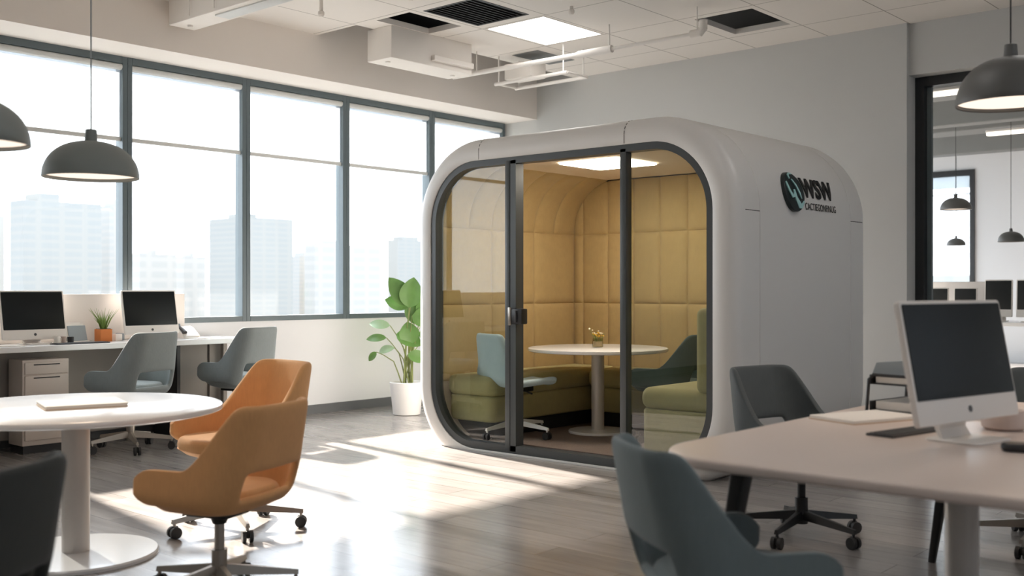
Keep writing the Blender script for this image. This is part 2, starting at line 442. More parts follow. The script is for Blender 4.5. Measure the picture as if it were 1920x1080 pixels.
# ------------------------------------------------------------------ glass partition and the room beyond
bm = B()
box(bm, 9.71, 9.79, 3.54, 3.62, 0, 3.177); box(bm, 9.71, 9.79, Y0, 3.54, 3.09, 3.177); box(bm, 9.71, 9.79, Y0, 3.54, 0, .08)
gp = struct('window_9', bm, M['black_frame'], 'black-framed floor to ceiling glass partition to the next room', 'window')
bm = B(); box(bm, 9.745, 9.757, Y0, 3.54, .08, 3.09); obj('pane', bm, M['part_glass'], gp)
bm = B(); box(bm, 9.79, 9.83, 3.50, 3.56, .08, 3.09); obj('inner_jamb', bm, M['win_frame'], gp)
FX = 19.0
bm = B()
box(bm, FX, FX+.2, Y0, 6.05, 0, 4.3); box(bm, FX, FX+.2, 6.05, YW+.3, 3.31, 4.3); box(bm, FX, FX+.2, 6.05, YW+.3, 0, .9)
struct('wall_far', bm, M['wall'], 'white end wall of the next room behind the glass', 'wall')
bm = B(); box(bm, FX-.04, FX+.06, 6.05, 6.13, .9, 3.31); box(bm, FX-.04, FX+.06, 6.13, YW, 3.21, 3.31); box(bm, FX-.04, FX+.06, 6.13, YW, .9, .98)
fw = struct('window_10', bm, M['black_frame'], 'black-framed window on the end wall of the next room', 'window')
bm = B(); box(bm, FX+.0, FX+.01, 6.13, YW, .98, 3.21); obj('pane', bm, M['win_glass'], fw)
bm = B(); box(bm, FX-.02, FX+.02, 6.13, YW, 2.88, 2.905); box(bm, FX-.02, FX+.02, 6.13, YW, 3.0, 3.21); obj('roller_blind', bm, M['blind'], fw)
bm = B(); box(bm, XB+.2, FX, YW, YW+.15, 0, .9); box(bm, XB+.2, FX, YW, YW+.15, 3.3, 4.3)
for k in range(7): box(bm, 9.8+k*1.5, 9.9+k*1.5, YW, YW+.15, .9, 3.3)  # unseen openings put in to light the next room
struct('wall_far_left', bm, M['wall'], 'unseen side wall of the next room with openings added for daylight', 'wall')
bm = B(); box(bm, XB+.2, FX+.2, Y0, YW+.3, 3.75, 3.9)
struct('ceiling.002', bm, M['far_ceiling'], 'grey exposed ceiling of the next room', 'ceiling')
for i, (x, w, z) in enumerate([(10.6,.25,3.35),(11.9,.5,3.4),(13.6,.22,3.3),(15.0,.5,3.42),(17.2,.3,3.38)]):
    bm = B(); box(bm, x, x+w, Y0, YW, z, 3.75, .01, 1)
    tag(obj('ceiling_beam', bm, M['beam']), ['narrow grey ceiling beam nearest the glass partition','wide grey ceiling duct second from the glass partition',
        'narrow grey ceiling beam in the middle of the next room','wide grey duct beyond the middle of the next room','grey beam nearest the end wall of the next room'][i], 'beam', 'ceiling beams in the next room')
for i, (x, y) in enumerate([(14.75,3.85),(11.35,3.9)]):
    t = thing('tube_light', ['long warm light tube under the ceiling of the next room','short round ended light close behind the glass partition'][i], 'light', (x,y,3.28), 0, 'tube lights in the next room')
    bm = B(); slab(bm, -.06,.06,-.7+.5*i,.7-.5*i,.0,.04,.055,.01); obj('diffuser', bm, M['far_light'], t)
    bm = B(); slab(bm, -.07,.07,-.71+.5*i,.71-.5*i,.04,.07,.06,.01); obj('housing', bm, M['pipe'], t)
    for s in (-1,1):
        bm = B(); tube(bm, [(0,s*.17,.07),(0,s*.17,.47)], .004, 6); obj('hanger', bm, M['black_metal'], t)

# ------------------------------------------------------------------ chairs
def plan(a):
    s = 1 if a >= 0 else -1; a = abs(a)
    if a <= .15: return s*a, -.265+.10*a*a*4
    if a <= .15+.204:
        t = (a-.15)/.13; return s*(.15+.13*math.sin(t)), -.256+.13*(1-math.cos(t))
    return s*(.28+.02*(a-.354)), -.126+(a-.354)
def shell_bm():
    bm = B(); L = .70; N = 50; cols = []
    for i in range(N+1):
        a = -L+2*L*i/N; A = abs(a); x, y = plan(a)
        t = min(max((A-.275)/.185, 0), 1)
        h = .575+.27*(.30*(1-sm(t))+.70*(1-t)**2)
        b = .40+.025*sm((A-.2)/.2)
        e = min(max((A-.61)/.09, 0), 1); hh = math.sqrt(1-.9*e*e); mid = (h+b)/2
        h, b = mid+(h-mid)*hh, mid-(mid-b)*hh
        q_ = (h-b)/.15; zs = [b, b+.03*min(q_,1), b+.055*min(q_,1), min(.565, b+(h-b)*.8)]
        for k in range(1,6): zs.append(zs[3]+(h-zs[3])*k/5)
        col = []
        for z in zs:
            up = max(z-.46, 0); back = 1-sm((A-.15)/.32)
            dn = max(.47-z, 0)
            col.append(bm.verts.new((x*(1-.30*up)*(1-1.3*dn), y - up*.22*back + dn*1.0*back + (y*-.0), z)))
        cols.append((A, col))
    for (A, c), (A2, d) in zip(cols, cols[1:]):
        for k in range(len(c)-1):
            if max(A, A2) < .22 and k in (2,): continue
            bm.faces.new((c[k], d[k], d[k+1], c[k+1]))
    return bm
def dup_mods(o, th, lv=1):
    m = o.modifiers.new('thick','SOLIDIFY'); m.thickness = th; m.offset = 0
    m = o.modifiers.new('smooth','SUBSURF'); m.levels = lv; m.render_levels = 2
def make_base(root, metal, hub_top=.36, nleg=5, rad=.34, caster=True):
    bm = B(); tube(bm, [(0,0,.07),(0,0,.2)], .034, 16); tube(bm, [(0,0,.2),(0,0,hub_top)], .022, 16)
    obj('gas_lift', bm, metal, root)
    bm = B(); box(bm, -.09,.09,-.10,.12,hub_top-.015,hub_top+.035,.012); tube(bm, [(.08,.02,hub_top),(.2,.03,hub_top-.02)], .007, 8)
    tube(bm, [(0,0,hub_top-.05),(0,0,hub_top)], [.03,.05], 14)
    obj('tilt_mechanism', bm, M['black_metal'], root)
    lm = None
    for k in range(nleg):
        a = 2*PI*k/nleg+.3
        if lm is None:
            bm = B()
            rings = []
            for t in (0,.12,.5,.9,1):
                r = rad*t; w = .026-.014*t; h = .024-.013*t; z = .118-.035*t
                rings.append([(r,-w,z-h),(r,-w*.5,z+h*.9),(r,w*.5,z+h*.9),(r,w,z-h)])
            loft(bm, rings); tube(bm, [(rad-.012,0,.09),(rad-.012,0,.055)], .008, 8)
            lg = obj('leg', bm, metal, root); lm = lg
            bm = B()
            for s in (-1,1): 
                tube(bm, [(rad-.012,s*.008,.029),(rad-.012,s*.026,.029)], .029, 20)
            box(bm, rad-.032,rad+.006,-.007,.007,.02,.06,.005,1)
            cs = obj('caster', bm, M['rubber'], lg)
        else:
            lg = lm.copy(); COL.objects.link(lg); lg.parent = root
            c2 = cs.copy(); COL.objects.link(c2); c2.parent = lg
        lg.rotation_euler = (0,0,a)
def office_chair(fab, metal, label, loc, rz, group=None, sc=1.0, cat='chair'):
    t = thing('office_chair', label, cat, loc, rz, group)
    o = obj('seat_shell', shell_bm(), fab, t, smooth=0, recalc=True); o.data.shade_smooth(); dup_mods(o, .036)
    bm = B(); slab(bm, -.245,.245,-.235,.27,.405,.478,.19,.034,8,5,crown=.008); obj('seat_cushion', bm, fab, t, 60)
    bm = B()
    rings = []
    for s_, z in ((.2,.358),(.55,.368),(.85,.39),(1.0,.42)):
        rings.append([(x*s_, y*s_, z) for x,y in rr(-.255,.255,-.235,.265,.19,8)])
    loft(bm, rings); obj('seat_pan', bm, fab, t, 60)
    make_base(t, metal)
    t.scale = (sc[0],sc[0],sc[1]) if isinstance(sc, tuple) else (sc,sc,sc)
    return t

def face(dx, dy): return math.atan2(dy, dx)-PI/2

G1 = 'grey desk chairs along the window desk'
c1 = office_chair(M['grey_blue'], M['alu'], 'blue-grey bucket chair at the window desk in front of the right monitor', (4.20,7.62,0), face(-.30,1), G1, (.93,1.09))
dup(c1, (5.24,7.74,0), face(-.24,1), 'blue-grey bucket chair at the end of the window desk, nearest the pod', G1, (.90,.90,1.1))
dup(c1, (2.69,7.5,0), face(0,1), 'grey bucket chair cut off at the left edge by the window desk', G1, (1.04,1.04,1.06))
G2 = 'orange chairs at the round table'
o1 = office_chair(M['orange'], M['alu'], 'nearer orange bucket chair seen from behind with dark shaded back', (2.45,3.74,0), face(-.36,1), G2, (.93,.95))
dup(o1, (3.19,4.72,0), face(-1,.10), 'farther orange bucket chair turned sideways with sunlit inner back', G2, (1.02,1.02,1.02))
office_chair(M['charcoal'], M['black_metal'], 'charcoal chair back cut off at the lower left corner, nearest the round table foot', (.90,2.77,0), face(-.5,.87), None, (1.05,1.0))
office_chair(M['slate'], M['alu'], 'blurred blue-grey chair in front of the right desk corner', (2.65,1.50,0), face(.80,-.60), None, (.90,.98))
office_chair(M['dark_grey'], M['black_metal'], 'dark grey swivel chair with black star base on far side of the right desk', (4.96,2.42,0), face(-.22,-1), None, (.95,1.0))
office_chair(M['dark_grey'], M['alu'], 'silver-based chair at the far end of the right desk, mostly hidden behind the large monitor', (5.55,1.45,0), face(-1,0), None, (1.0,1.0))

# ------------------------------------------------------------------ round table
def round_table(label, loc, R, h, Rb, rp, top_m, edge_m, group=None):
    t = thing('round_table', label, 'table', loc, 0, group)
    bm = B(); lathe(bm, [(R-.014,h-.03),(R-.002,h-.024),(R,h-.014),(R-.003,h-.004),(R-.01,h)], 96); obj('tabletop', bm, top_m, t)
    bm = B(); lathe(bm, [(rp,.02),(rp,h-.045),(rp+.09,h-.04),(rp+.09,h-.03)], 40); obj('pedestal', bm, M['post'], t)
    bm = B(); lathe(bm, [(Rb,0),(Rb,.012),(Rb-.006,.02),(rp+.01,.024)], 80); obj('base_plate', bm, edge_m, t)
    return t
round_table('white round table with pedestal foot beside the orange chairs', (2.37,4.80,0), .665, .70, .37, .062, M['table_white'], M['table_white'])
t = thing('notebook', 'closed notebook lying on the white round table', 'notebook', (2.40,4.80,.70), -.3)
bm = B(); slab(bm, -.18,.18,-.15,.15,.0,.004,.008,.001); obj('back_cover', bm, M['tan_paper'], t)
bm = B(); slab(bm, -.177,.177,-.147,.147,.004,.014,.006,.001); obj('pages', bm, M['paper'], t)
bm = B(); slab(bm, -.18,.18,-.15,.15,.014,.018,.008,.001); obj('front_cover', bm, M['paper'], t)

# ------------------------------------------------------------------ window desk and its things
DZ = .82
t = thing('long_desk', 'long white desk running along the windows', 'desk', (0,0,0))
bm = B(); slab(bm, 1.0,5.48,7.88,8.43,DZ-.045,DZ,.03,.006); obj('desktop', bm, M['table_white'], t)
bm = B(); box(bm, 1.05,4.82,8.30,8.32,.08,DZ-.045); obj('modesty_panel', bm, M['modesty'], t)
bm = B(); box(bm, 4.83,5.30,8.28,8.30,.0,DZ-.045); box(bm, 5.31,5.44,8.26,8.30,0,DZ-.045); obj('side_panel', bm, M['modesty'], t)
bm = B(); box(bm, 4.80,4.83,7.95,8.32,0,DZ-.045); obj('leg', bm, M['dark_plastic'], t)
bm = B(); box(bm, 5.40,5.44,8.18,8.23,0,DZ-.045,.004); obj('leg', bm, M['modesty'], t)
bm = B(); box(bm, 2.2,2.24,7.95,8.0,0,DZ-.045,.004); obj('leg', bm, M['modesty'], t)
for i, (x0, x1) in enumerate([(1.6,3.28),(3.29,5.14)]):
    bm = B(); slab(bm, x0,x1,8.385,8.41,DZ,1.205,.01,.006)
    tag(obj('desk_screen', bm, M['screen_white']), ['white desk divider behind the left monitor','white desk divider behind the orange plant pot and right monitor'][i], 'desk divider', 'desk dividers')
t = thing('drawer_pedestal', 'beige drawer pedestal under the window desk', 'cabinet', (3.72,8.11,0))
bm = B(); box(bm, -.18,.18,-.10,.14,.06,.71,.006); obj('body', bm, M['ped'], t)
for z0, z1 in ((.60,.69),(.42,.59),(.10,.41)):
    bm = B(); box(bm, -.165,.165,-.115,-.10,z0,z1,.004); dr = obj('drawer', bm, M['ped'], t)
    bm = B(); box(bm, -.10,.10,-.119,-.114,z1-.022,z1-.014); obj('pull_slot', bm, M['seam'], dr)
bm = B(); box(bm, -.17,.17,-.09,.13,.0,.06); obj('plinth', bm, M['dark_plastic'], t)

def monitor(label, loc, rz, w, h, tilt, gap, group=None, base_w=.2, stand_m='mon_white'):
    """all-in-one screen: facing local -Y, tilted back"""
    t = thing('desktop_monitor', label, 'monitor', loc, rz, group)
    R = Matrix.Translation((0,0,gap)) @ Matrix.Rotation(-tilt, 4, 'X')
    chin = h*.2
    bm = B(); t2 = B(); slab(t2, -w/2,w/2,-h,0,-.011,.011,.014,.004)
    merge(bm, t2, R @ Matrix.Translation((0,0,0)) @ Matrix.Rotation(PI/2,4,'X') @ Matrix.Scale(-1,4,(0,1,0)))
    obj('casing', bm, M['mon_white'], t)
    bm = B(); t2 = B(); slab(t2, -w/2+.012,w/2-.012,chin,h-.012,.0,.004,.006,.001)
    merge(bm, t2, R @ Matrix.Translation((0,-.0105,0)) @ Matrix.Rotation(PI/2,4,'X')); obj('screen', bm, M['screen'], t)
    bm = B(); t2 = B(); lathe(t2, [(h*.028,0),(h*.028,.002)], 20)
    merge(bm, t2, R @ Matrix.Translation((0,-.0108,chin*.5)) @ Matrix.Rotation(PI/2,4,'X')); obj('round_mark', bm, M['logo_grey'], t)
    bm = B(); rings = []
    for z, y, wd, th in ((.006,.05,base_w*.36,.008),(gap*.6,.07,base_w*.34,.008),(gap+.02,.060,base_w*.32,.010),(gap+.13,.024+.13*math.sin(tilt),base_w*.3,.008)):
        rings.append([(-wd,y-th,z),(wd,y-th,z),(wd,y+th,z),(-wd,y+th,z)])
    loft(bm, rings); obj('stand_arm', bm, M[stand_m], t)
    bm = B(); slab(bm, -base_w/2,base_w/2,-.09,.1,0,.008,.03,.003); obj('stand_foot', bm, M[stand_m], t)
    return t
GM = 'monitors on the window desk'
monitor('white monitor at the left end of the window desk, left of the orange pot', (3.71,8.17,DZ), .0, .50, .385, .2, .035, GM)
monitor('white monitor with grey-green screen behind a blue-grey chair, right of the orange pot', (4.70,8.17,DZ), .0, .50, .375, .2, .045, GM)

# small potted grass
t = thing('potted_grass', 'small spiky grass in an orange square pot on the window desk', 'potted plant', (4.27,8.18,DZ))
bm = B(); slab(bm, -.052,.052,-.052,.052,0,.10,.008,.004); obj('pot', bm, M['terracotta'], t)
bm = B(); slab(bm, -.045,.045,-.045,.045,.098,.103,.008,.002); obj('soil', bm, M['soil'], t)
bm = B()
for k in range(46):
    a = random.uniform(0,2*PI); r = random.uniform(0,.025); l = random.uniform(.10,.19); sp = random.uniform(.1,.55)
    p0 = Vector((r*math.cos(a), r*math.sin(a), .095)); d = Vector((math.cos(a)*sp, math.sin(a)*sp, 1))
    tube(bm, [p0, p0+d*l*.5, p0+d*l+Vector((math.cos(a)*sp*.04,math.sin(a)*sp*.04,-.01))], [.0035,.0028,.0006], 5)
obj('grass_blades', bm, M['grassy'], t)

def keyboard(label, loc, rz, w=.42, d=.12, top='mon_white', group=None):
    t = thing('keyboard', label, 'keyboard', loc, rz, group)
    bm = B(); slab(bm, -w/2,w/2,-d/2,d/2,0,.008,.01,.003); obj('body', bm, M[top], t)
    bm = B()
    for r in range(5):
        for c in range(14):
            x = -w/2+.012+c*(w-.024)/14; y = -d/2+.01+r*(d-.02)/5
            box(bm, x+.001, x+(w-.024)/14-.002, y+.001, y+(d-.02)/5-.002, .008, .0105)
    obj('keys', bm, M['paper'] if top == 'mon_white' else M['dark_plastic'], t); return t
keyboard('slim dark keyboard in front of the left window desk monitor', (3.98,7.985,DZ), .03, .44, .12, 'dark_plastic')
# folder stand
t = thing('folder_stand', 'grey folders leaning in a stand beside the orange pot', 'folder stand', (4.06,8.22,DZ), .15)
bm = B(); box(bm, -.09,.09,-.05,.05,0,.012,.003); obj('stand_base', bm, M['mon_white'], t)
for k, (mm, h) in enumerate((('grey_plastic',.125),('paper',.14),('grey_plastic',.13),('paper',.15))):
    bm = B(); box(bm, -.08,.08,-.004,.004,0,h,.002,1,Matrix.Translation((.0,-.035+.02*k,.012)) @ Matrix.Rotation(-.28,4,'X')); obj('folder', bm, M[mm], t)
def cup(label, x, y, z, r, h, mm, group=None, cat='cup', handle=True):
    bm = B(); lathe(bm, [(r*.8,0),(r*.95,h*.2),(r,h),(r-.004,h),(r*.9,h*.2),(r*.5,.006)], 24)
    t = obj('cup' if cat == 'cup' else cat.replace(' ','_'), bm, M[mm]); t.location = (x,y,z)
    if handle:
        bm = B(); tube(bm, [(r*.95*1,0,h*.8),(r*1.5,0,h*.7),(r*1.5,0,h*.35),(r*.95,0,h*.25)], .004, 8); obj('handle', bm, M[mm], t)
    return tag(t, label, cat, group)
GC = 'small items on the window desk'
cup('small white cup at the right corner of the left monitor foot', 3.84,8.085,DZ,.022,.06,'paper',GC)
cup('small brown pot between a white cup and a dark grey pot on the window desk', 3.895,8.085,DZ,.02,.055,'desk_edge',GC,'pen pot',False)
cup('dark grey pot in front of the grey folder stand', 3.95,8.085,DZ,.024,.05,'dark_plastic',GC,'pen pot',False)
for i, (x, w, mm, lb) in enumerate([(4.40,.06,'paper','small white box right beside the orange pot'),(4.485,.05,'grey_plastic','small grey desk box left of the right monitor, between pot and screen'),(4.99,.05,'desk_edge','small brown box just right of the right monitor')]):
    bm = B(); box(bm, -w/2,w/2,-.03,.03,0,.055,.004); o = obj('small_box', bm, M[mm]); o.location = (x,(8.2 if x < 4.45 else 8.31),DZ); tag(o, lb, 'box', GC)
t = thing('desk_phone', 'white desk phone with dark handset right of the right monitor', 'phone', (5.06,8.22,DZ), -.1)
bm = B(); prism(bm, [(-.09,0),(.09,0),(.09,.10),(.03,.085),(-.09,.02)], 'x', -.075, .075); obj('body', bm, M['mon_white'], t)
bm = B(); tube(bm, [(-.05,-.06,.045),(-.055,-.02,.075),(-.055,.03,.09),(-.05,.07,.105)], [.022,.014,.014,.022], 10); obj('handset', bm, M['dark_plastic'], t)
bm = B(); slab(bm, -.16,.16,-.10,.10,0,.006,.01,.002); o = obj('paper_stack', bm, M['paper']); o.location = (5.12,8.02,DZ); tag(o, 'white papers at the right end of the window desk', 'paper')
bm = B(); slab(bm, -.11,.11,-.08,.08,0,.008,.01,.002); o = obj('paper_stack', bm, M['paper']); o.location = (3.42,8.0,DZ); tag(o, 'white papers in front of the left window desk monitor', 'paper')

# ------------------------------------------------------------------ leafy floor plant
t = thing('potted_plant', 'tall broad-leaved plant in a white round pot beside the pod', 'potted plant', (7.2,7.72,0))
bm = B(); lathe(bm, [(.12,0),(.135,.005),(.168,.30),(.170,.32),(.16,.325),(.155,.32),(.15,.28)], 48); obj('pot', bm, M['pot'], t)
bm = B(); lathe(bm, [(.152,.275),(.1,.285),(.02,.29)], 32); obj('soil', bm, M['soil'], t)
RV = Vector((.660,-.751,0)); DV = Vector((.751,.660,0))
def leaf_mesh(L, W, bend, fold=.25):
    bm = B(); rows = []
    for i in range(11):
        s = i/10; wd = W/2*math.sin(PI*s**.8)**.75 if 0 < s < 1 else .001
        a = bend*s; z = -bend*.5*L*s*s; x = L*s*(1-.25*abs(bend)*s)
        rows.append([(x, wd*u, z+abs(u)*wd*fold) for u in (-1,-.5,0,.5,1)])
    for a, b in zip(rows, rows[1:]):
        va = [bm.verts.new(p) for p in a]; vb = [bm.verts.new(p) for p in b]
        for k in range(4): bm.faces.new((va[k],va[k+1],vb[k+1],vb[k]))
    bmesh.ops.remove_doubles(bm, verts=bm.verts, dist=.0008)
    return bm
# (right offset of leaf base, height of leaf base, depth, length, width, direction in the right/up plane in degrees, towards-viewer tilt, bend, pale)
LV = [(.06,.90,.03,.24,.17,75,.5,.2,0),(.09,1.0,-.04,.22,.16,20,.5,.2,0),(.05,.70,-.06,.20,.15,100,.6,.3,0),(.04,1.08,0,.30,.15,128,.25,.1,0),(.03,1.06,-.05,.26,.17,82,.45,.15,0),(.02,1.07,.02,.22,.12,162,.4,.2,0),(.16,1.02,.0,.26,.16,62,.5,.1,0),
      (.06,.98,-.08,.20,.17,-15,.75,.3,0),(.15,.90,.04,.24,.15,40,.6,.2,0),(-.10,.80,-.04,.24,.17,-20,.9,.25,0),(.12,.80,-.06,.20,.14,-5,.8,.3,0),
      (.20,.78,.05,.22,.13,15,.6,.3,0),(.02,.60,-.1,.20,.10,-12,.5,.3,0),(-.17,.88,.05,.22,.07,172,.2,.7,1),(-.20,.76,.0,.22,.06,178,.3,.8,0),(-.12,.66,.0,.22,.06,185,.3,1.3,1),(-.30,.62,0,.12,.05,225,.3,.6,0)]
for (r, z, d, L, W, deg, tilt, bend, pale) in LV:
    base = RV*r + DV*d + Vector((0,0,z))
    s0 = RV*random.uniform(-.05,.06) + DV*random.uniform(-.05,.05) + Vector((0,0,.28))
    mid = s0.lerp(base, .55) + Vector((0,0,.06)); mid -= RV*(r*.18)
    bm = B(); tube(bm, [s0, s0.lerp(mid,.5)+Vector((0,0,.01)), mid, mid.lerp(base,.6)+Vector((0,0,.008)), base], [.008,.0065,.0055,.0045,.004], 7); obj('stem', bm, M['stem'], t)
    L *= 1.22; W *= 1.35
    lo = obj('leaf', leaf_mesh(L, W, bend), M['leaf_light' if pale else 'leaf'], t, 60)
    a = math.radians(deg); ax = (RV*math.cos(a)+Vector((0,0,math.sin(a)))); n = (-DV*math.cos(tilt*.9)+Vector((0,0,math.sin(tilt*.9))))
    n = (n-ax*n.dot(ax)).normalized(); yv = n.cross(ax)
    m = Matrix((ax, yv, n)).transposed().to_4x4(); m.translation = base; lo.matrix_local = m

# ------------------------------------------------------------------ meeting pod
PX0, PX1, PY0, PY1, PT, PB, PR = 5.93, 7.93, 3.33, 6.26, 2.41, -.16, .65
pod = thing('meeting_pod', 'white rounded meeting pod with glass front and mustard padded interior', 'meeting pod', (0,0,0))
NQ = 16
def prof(ins): return rr(PY0+ins, PY1-ins, PB+ins, PT-ins, PR-ins, NQ)
def ring(ins, x, zmin=0): return [(x, y, max(z, zmin)) for y, z in prof(ins)]
bm = B(); rings = [ring(.175, PX0+.09), ring(.175, PX0+.004), ring(.170, PX0)]
e = .11
for k in range(9):
    a = PI/2*k/8; rings.append(ring(e*(1-math.sin(a)), PX0+e*(1-math.cos(a))))
def groove(x): return [ring(0, x-.005), ring(.005, x-.0025), ring(.005, x+.0025), ring(0, x+.005)]
rings += groove(6.233) + groove(7.64)
for k in range(9):
    a = PI/2*k/8; rings.append(ring(.08*(1-math.cos(a)), PX1-.08+.08*math.sin(a)))
rings.append(ring(.175, PX1))
rings.append(ring(.175, PX1-.05))
loft(bm, rings, cap=False); vs = [bm.verts.new(p) for p in ring(.175, PX1-.01)]; bm.faces.new(vs)
obj('shell', bm, M['pod_white'], pod, 40)
# joint lines on the front face and across the side panels
for y in (5.553, 4.193):
    bm = B()
    box(bm, PX0-.0008, PX0+.03, y-.0022, y+.0022, PT-.170, PT-.105)
    for k in range(5):
        a = PI/2*(k+.5)/5; xx = PX0+e*(1-math.cos(a)); zz = PT-e*(1-math.sin(a))
        box(bm, -.0105,.0105,-.0022,.0022,-.0012,.0012, mtx=Matrix.Translation((xx,y,zz)) @ Matrix.Rotation(-(PI/2-a),4,'Y'))
    obj('panel_joint', bm, M['seam'], pod)
for xa, xb in ((PX0+.11,6.23),(7.643,PX1-.08)):
    bm = B(); box(bm, xa, xb, PY0-.0006, PY0+.01, 1.752, 1.757); obj('panel_joint', bm, M['seam'], pod)
# charcoal frame ring
def inprof(ins): return [(y, max(z, .012)) for y, z in rr(PY0+ins, PY1-ins, PB+ins, PT-ins, max(PR-ins,.01), NQ)]
bm = B(); O, I = inprof(.175), [(y, max(z, .072)) for y, z in rr(PY0+.225, PY1-.225, PB+.225, PT-.225, PR-.225, NQ)]
xa, xb = PX0+.012, PX0+.10
v = [[bm.verts.new((x,y,z)) for y,z in P_] for x, P_ in ((xa,O),(xb,O),(xb,I),(xa,I))]
n = len(O)
for q in range(4):
    A_, B_ = v[q], v[(q+1)%4]
    for i in range(n): bm.faces.new((A_[i],A_[(i+1)%n],B_[(i+1)%n],B_[i]))
obj('front_frame', bm, M['pod_frame'], pod, 40)
bm = B(); box(bm, xa,xb,5.185,5.24,.03,PT-.2); obj('mullion', bm, M['pod_frame'], pod)
bm = B(); box(bm, xa-.004,xb,5.243,5.29,.03,PT-.2,.004); obj('mullion', bm, M['pod_frame'], pod)
bm = B(); box(bm, xa,xb-.02,4.185,4.237,.03,PT-.2,.004); obj('mullion', bm, M['pod_frame'], pod)
def clip(P_, y, keep_hi):
    out = []
    for i in range(len(P_)):
        a, b = P_[i], P_[(i+1)%len(P_)]
        ia = (a[0] >= y) == keep_hi or a[0] == y; ib = (b[0] >= y) == keep_hi or b[0] == y
        if ia: out.append(a)
        if ia != ib:
            t_ = (y-a[0])/(b[0]-a[0]); out.append((y, a[1]+t_*(b[1]-a[1])))
    r = []
    for p in out:
        if not r or (abs(p[0]-r[-1][0])+abs(p[1]-r[-1][1])) > 1e-5: r.append(p)
    return r
gI = [(y, max(z,.07)) for y, z in rr(PY0+.222, PY1-.222, PB+.222, PT-.222, PR-.222, NQ)]
bm = B(); prism(bm, clip(gI, 5.288, True), 'x', PX0+.05, PX0+.06); obj('fixed_glass', bm, M['pod_glass'], pod, 0)
bm = B(); prism(bm, clip(gI, 4.187, False), 'x', PX0+.05, PX0+.06); obj('sliding_glass', bm, M['pod_glass'], pod, 0)
bm = B(); box(bm, PX0-.02,PX0+.05,5.10,5.215,.985,1.10,.008); lk = obj('door_lock', bm, M['black_frame'], pod)
bm = B(); box(bm, PX0-.026,PX0-.012,5.205,5.232,.975,1.11,.003); obj('strike_plate', bm, M['alu'], lk)
bm = B(); box(bm, PX0-.032,PX0-.018,5.145,5.165,1.0,1.085,.003); obj('lever', bm, M['dark_plastic'], lk)
# interior
IX0, IX1, IY0, IY1, IZ = PX0+.10, 7.77, 3.52, 6.06, 2.23
bm = B(); box(bm, IX0-.0,IX1,IY0+.02,IY1-.0,.015,.08); obj('pod_floor', bm, M['carpet'], pod)
bm = B(); box(bm, IX0,IX1,IY0+.1,IY1-.1,IZ,IZ+.02); obj('pod_ceiling', bm, M['pod_ceiling'], pod)
bm = B(); slab(bm, 6.42,6.98,4.60,5.18,IZ-.012,IZ-.001,.05,.004); obj('ceiling_light', bm, M['pod_light'], pod)
def pillow(u, us, v_, vs_, amp=.022):
    def f(t_, ls):
        for a, b in zip(ls, ls[1:]):
            if a <= t_ <= b:
                q = abs(2*(t_-a)/(b-a)-1); edge = (b-a)/2*(1-q)
                return min(1, edge/.05)
        return 0
    s1, s2 = f(u, us), f(v_, vs_)
    g_ = lambda s: math.sin(PI/2*s)**.7 if s > 0 else 0
    return amp*g_(s1)*g_(s2)
def fine(ls, per=.035):
    out = []
    for a, b in zip(ls, ls[1:]):
        L_ = b-a; ks = [0,.004/L_,.012/L_,.025/L_,.05/L_]
        m_ = max(2, int((L_-.1)/per)); ks += [.05/L_+(1-.1/L_)*i/m_ for i in range(1,m_)]
        ks += [1-k for k in reversed(ks[1:5])]
        out += [a+L_*k for k in ks]
    return out+[ls[-1]]
def side_pad(sgn, name):
    Rr = .5; zt = 1.746; yw = IY1 if sgn > 0 else IY0
    vl = [.50,1.116,zt, zt+Rr*1.38]
    bm = B()
    for rows, us in ((vl[:3], [IX0,6.07+.0,6.63,7.19,IX1]), (vl[2:], [IX0,6.07,6.35,6.63,6.91,7.19,7.47,IX1])):
        us = sorted(set(us)); us = [u for u in us if u == IX0 or u-IX0 > .1]
        U, V = fine(us), fine(rows)
        g_ = []
        for v_ in V:
            r_ = []
            for u in U:
                p = pillow(u, us, v_, rows)
                if v_ <= zt: y, z, ny, nz = 0, v_, 1, 0
                else:
                    a = (v_-zt)/Rr; y = Rr*(1-math.cos(a)); z = zt+Rr*math.sin(a); ny, nz = math.cos(a), -math.sin(a)
                r_.append(bm.verts.new((u, yw-sgn*(y+ny*p), z+nz*p)))
            g_.append(r_)
        for a, b in zip(g_, g_[1:]):
            for k in range(len(a)-1): bm.faces.new((a[k],a[k+1],b[k+1],b[k]))
    return obj(name, bm, M['mustard'], pod, 70)
side_pad(1, 'side_padding'); side_pad(-1, 'side_padding')
bm = B(); rows = [.50,1.116,1.746,2.36]; us = [IY0+.28*k-.09 for k in range(0,10)]; us = [IY0]+[u for u in us if IY0+.1 < u < IY1-.1]+[IY1]
U, V = fine(us), fine(rows); g_ = []
def ztop(y):
    k_ = min(y-(PY0+.19), (PY1-.19)-y); r_ = PR-.19
    return PT-.19-r_+math.sqrt(max(r_*r_-(r_-min(k_,r_))**2, 0))
for v_ in V: g_.append([bm.verts.new((IX1-pillow(u, us, v_, rows), u, min(v_, ztop(u)))) for u in U])
for a, b in zip(g_, g_[1:]):
    for k in range(len(a)-1): bm.faces.new((a[k],a[k+1],b[k+1],b[k]))
obj('back_padding', bm, M['mustard'], pod, 70)
# inner lining behind the paddings
bm = B(); loft(bm, [[(x,y,max(z,.02)) for y,z in rr(PY0+.19,PY1-.19,PB+.19,PT-.165,PR-.19,NQ)] for x in (PX0+.085, IX1+.03)], cap=False)
obj('inner_lining', bm, M['pod_ceiling'], pod, 40)
